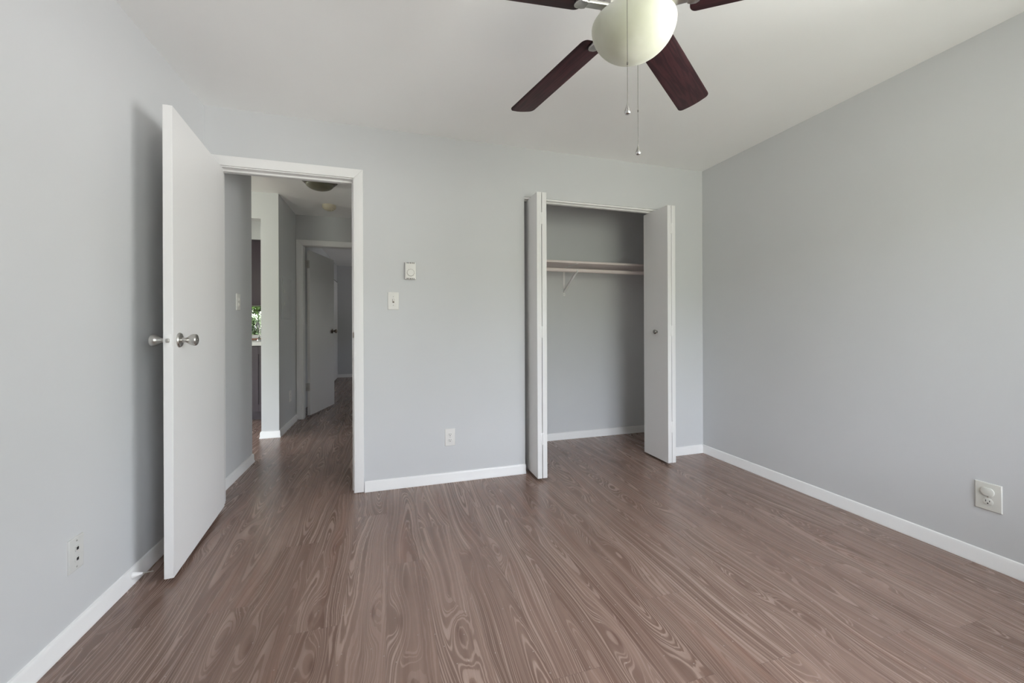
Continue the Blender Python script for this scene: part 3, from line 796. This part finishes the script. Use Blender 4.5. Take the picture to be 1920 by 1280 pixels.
# ------------------------------------------------------------------ far doorway, far door, far closet
t = thing('trim_3', (-1.0, FY, 0), 'white casing and jamb around the far hall doorway', 'door frame', kind='structure')
bm = B(); casing(bm, -1.000, -0.240, 2.082, FY - 0.013, FY, 0.062); obj('casing', bm, M['trim'], t)
bm = B(); box(bm, -1.003, -0.990, FY - 0.001, FY2, 0, 2.078); box(bm, -0.248, -0.235, FY - 0.001, FY2, 0, 2.078); box(bm, -1.003, -0.235, FY - 0.001, FY2, 2.078, 2.095); obj('jamb', bm, M['trim'], t)
FP = Vector((-0.978, 5.432, 0)); FM = Matrix.Translation(FP) @ Matrix.Rotation(math.radians(75), 4, 'Z')
d4 = thing('door_4', FP, 'white flat door at the hall end, swung into the dim far room', 'door', kind='structure')
bm = B(); box(bm, 0.012, 0.735, -0.037, -0.002, 0.018, 2.045, 0.0015, 1); obj('door_leaf', place(bm, FM), M['door'], d4)
for s, y0 in ((-1, -0.037), (1, -0.002)):
    bm = B(); lathe(bm, [(0, 0), (0.032, 0), (0.031, 0.006), (0.013, 0.011), (0.011, 0.026), (0.020, 0.036), (0.027, 0.050), (0.026, 0.060), (0.018, 0.065), (0, 0.066)], axis((0.668, y0, 1.045), (0, s, 0)), 28)
    obj('door_knob', place(bm, FM), M['bronze'], d4)
for z in (1.875, 0.365):
    bm = B(); box(bm, 0.0095, 0.0125, -0.034, -0.002, z - 0.048, z + 0.048, 0.0005)
    tube(bm, [(0.004, 0.003, z - 0.048), (0.004, 0.003, z + 0.048)], 0.006, 10)
    q = B(); box(q, -0.018, 0.004, 0.0, 0.003, z - 0.048, z + 0.048); add(bm, q)
    obj('hinge', place(bm, FM), M['nickel'], d4)
t = thing('door_5', (-1.09, 8.5, 0), 'closed white bifold closet door in the far room', 'closet door', kind='structure')
for a, b in ((7.75, 8.235), (8.24, 8.72), (8.725, 9.21)):
    bm = B(); box(bm, -1.10, -1.062, a, b, 0.03, 2.042, 0.002); obj('door_panel', bm, M['door'], t)
bm = B(); box(bm, -1.10, -1.066, 7.75, 9.21, 2.044, 2.058); obj('door_track', bm, M['dark'], t)

# ------------------------------------------------------------------ kitchen
def shaker_door(x0, x1, z0, z1, y, parent, name='cabinet_door', w=0.062):
    bm = B()
    for a in ((x0, x0 + w, z0, z1), (x1 - w, x1, z0, z1), (x0 + w, x1 - w, z0, z0 + w), (x0 + w, x1 - w, z1 - w, z1)):
        box(bm, a[0], a[1], y - 0.020, y, a[2], a[3], 0.001, 1)
    box(bm, x0 + w, x1 - w, y - 0.008, y, z0 + w, z1 - w)
    return obj(name, bm, M['cabinet'], parent)
t = thing('base_cabinet', (-1.9, 5.42, 0), 'dark brown kitchen base cabinet under the white countertop', 'kitchen cabinet')
bm = B(); box(bm, -2.52, PX0, 5.42, 5.99, 0.10, 0.885); box(bm, -2.52, PX0, 5.47, 5.99, 0.0, 0.10); obj('cabinet_body', bm, M['cabinet'], t)
shaker_door(-1.578, -1.24, 0.105, 0.872, 5.42, t, w=0.088); shaker_door(-1.95, -1.586, 0.105, 0.872, 5.42, t); shaker_door(-2.31, -1.956, 0.105, 0.872, 5.42, t)
bm = B(); box(bm, -2.55, PX0, 5.385, 6.02, 0.885, 0.928, 0.003)
tag(obj('countertop', bm, M['counter']), 'white countertop below the kitchen window', 'countertop')
t = thing('wall_cabinet', (-1.9, 5.43, 1.366), 'dark brown kitchen wall cabinet hanging above the window view', 'kitchen cabinet')
bm = B(); box(bm, -2.52, PX0, 5.44, 5.74, 1.366, 2.14); obj('cabinet_body', bm, M['cabinet'], t)
for a, b in ((-1.575, -1.24), (-1.95, -1.592)):
    bm = B(); box(bm, a, b, 5.42, 5.44, 1.369, 2.13, 0.002); obj('cabinet_door', bm, M['cabinet'], t)
t = thing('kitchen_faucet', (-1.63, 5.95, 0.928), 'chrome gooseneck faucet by the kitchen window', 'faucet')
bm = B(); lathe(bm, [(0, 0), (0.026, 0), (0.024, 0.012), (0.014, 0.02), (0, 0.02)], Matrix.Translation((-1.63, 5.95, 0.928)), 24); obj('faucet_base', bm, M['chrome'], t)
bm = B(); tube(bm, [(-1.63, 5.95, 0.94), (-1.63, 5.95, 1.10)] + [(-1.63, 5.89 + 0.06 * math.cos(a), 1.10 + 0.06 * math.sin(a)) for a in [PI * k / 8 for k in range(1, 9)]] + [(-1.63, 5.83, 1.06)], 0.011, 14); obj('spout', bm, M['chrome'], t)
bm = B(); tube(bm, [(-1.61, 5.95, 0.97), (-1.57, 5.95, 1.0)], [0.008, 0.006], 12); obj('lever', bm, M['chrome'], t)

# ------------------------------------------------------------------ outside the kitchen window
bm = B(); box(bm, -40, 40, BY + 0.2, 60, -0.35, -0.30)
struct('ground', bm, M['lawn'], 'green lawn outside', 'lawn')
def crown(x, y, zc, rx, ry, rz, n, s0, s1, rnd):
    bm = B()
    for _ in range(n):
        while True:
            p = Vector((rnd.uniform(-1, 1), rnd.uniform(-1, 1), rnd.uniform(-1, 1)))
            if 0.3 < p.length < 1: break
        c = Vector((x + p.x * rx, y + p.y * ry, zc + p.z * rz)); s = rnd.uniform(s0, s1)
        R = Matrix.Rotation(rnd.uniform(0, 2 * PI), 3, 'Z') @ Matrix.Rotation(rnd.uniform(0.1, 1.5), 3, 'X')
        v = [bm.verts.new(c + R @ Vector(q)) for q in ((0, -s, 0), (s * 0.5, -s * 0.1, s * 0.1), (0, s, 0), (-s * 0.5, -s * 0.1, s * 0.1))]
        bm.faces.new(v)
    return bm
t = thing('bush', (-3.0, 11.0, -0.3), 'dense green bush right outside the kitchen window', 'bush')
bm = B(); tube(bm, [(-3.0, 11.0, -0.3), (-2.97, 11.0, 0.3), (-3.0, 11.02, 0.8)], [0.07, 0.05, 0.02], 10); obj('trunk', bm, M['bark'], t)
obj('foliage', crown(-3.0, 11.0, 0.55, 1.5, 0.9, 0.88, 16000, 0.03, 0.06, random.Random(3)), M['leaf'], t)
t = thing('tree', (-4.3, 15.5, -0.3), 'leafy tree whose branches show above the bush outside the kitchen window', 'tree')
bm = B(); tube(bm, [(-5.1, 15.5, -0.3), (-5.0, 15.5, 1.4), (-4.6, 15.55, 3.4)], [0.15, 0.11, 0.05], 10); obj('trunk', bm, M['bark'], t)
obj('foliage', crown(-4.3, 15.5, 3.3, 2.0, 1.2, 1.75, 20000, 0.06, 0.11, random.Random(5)), M['leaf'], t)
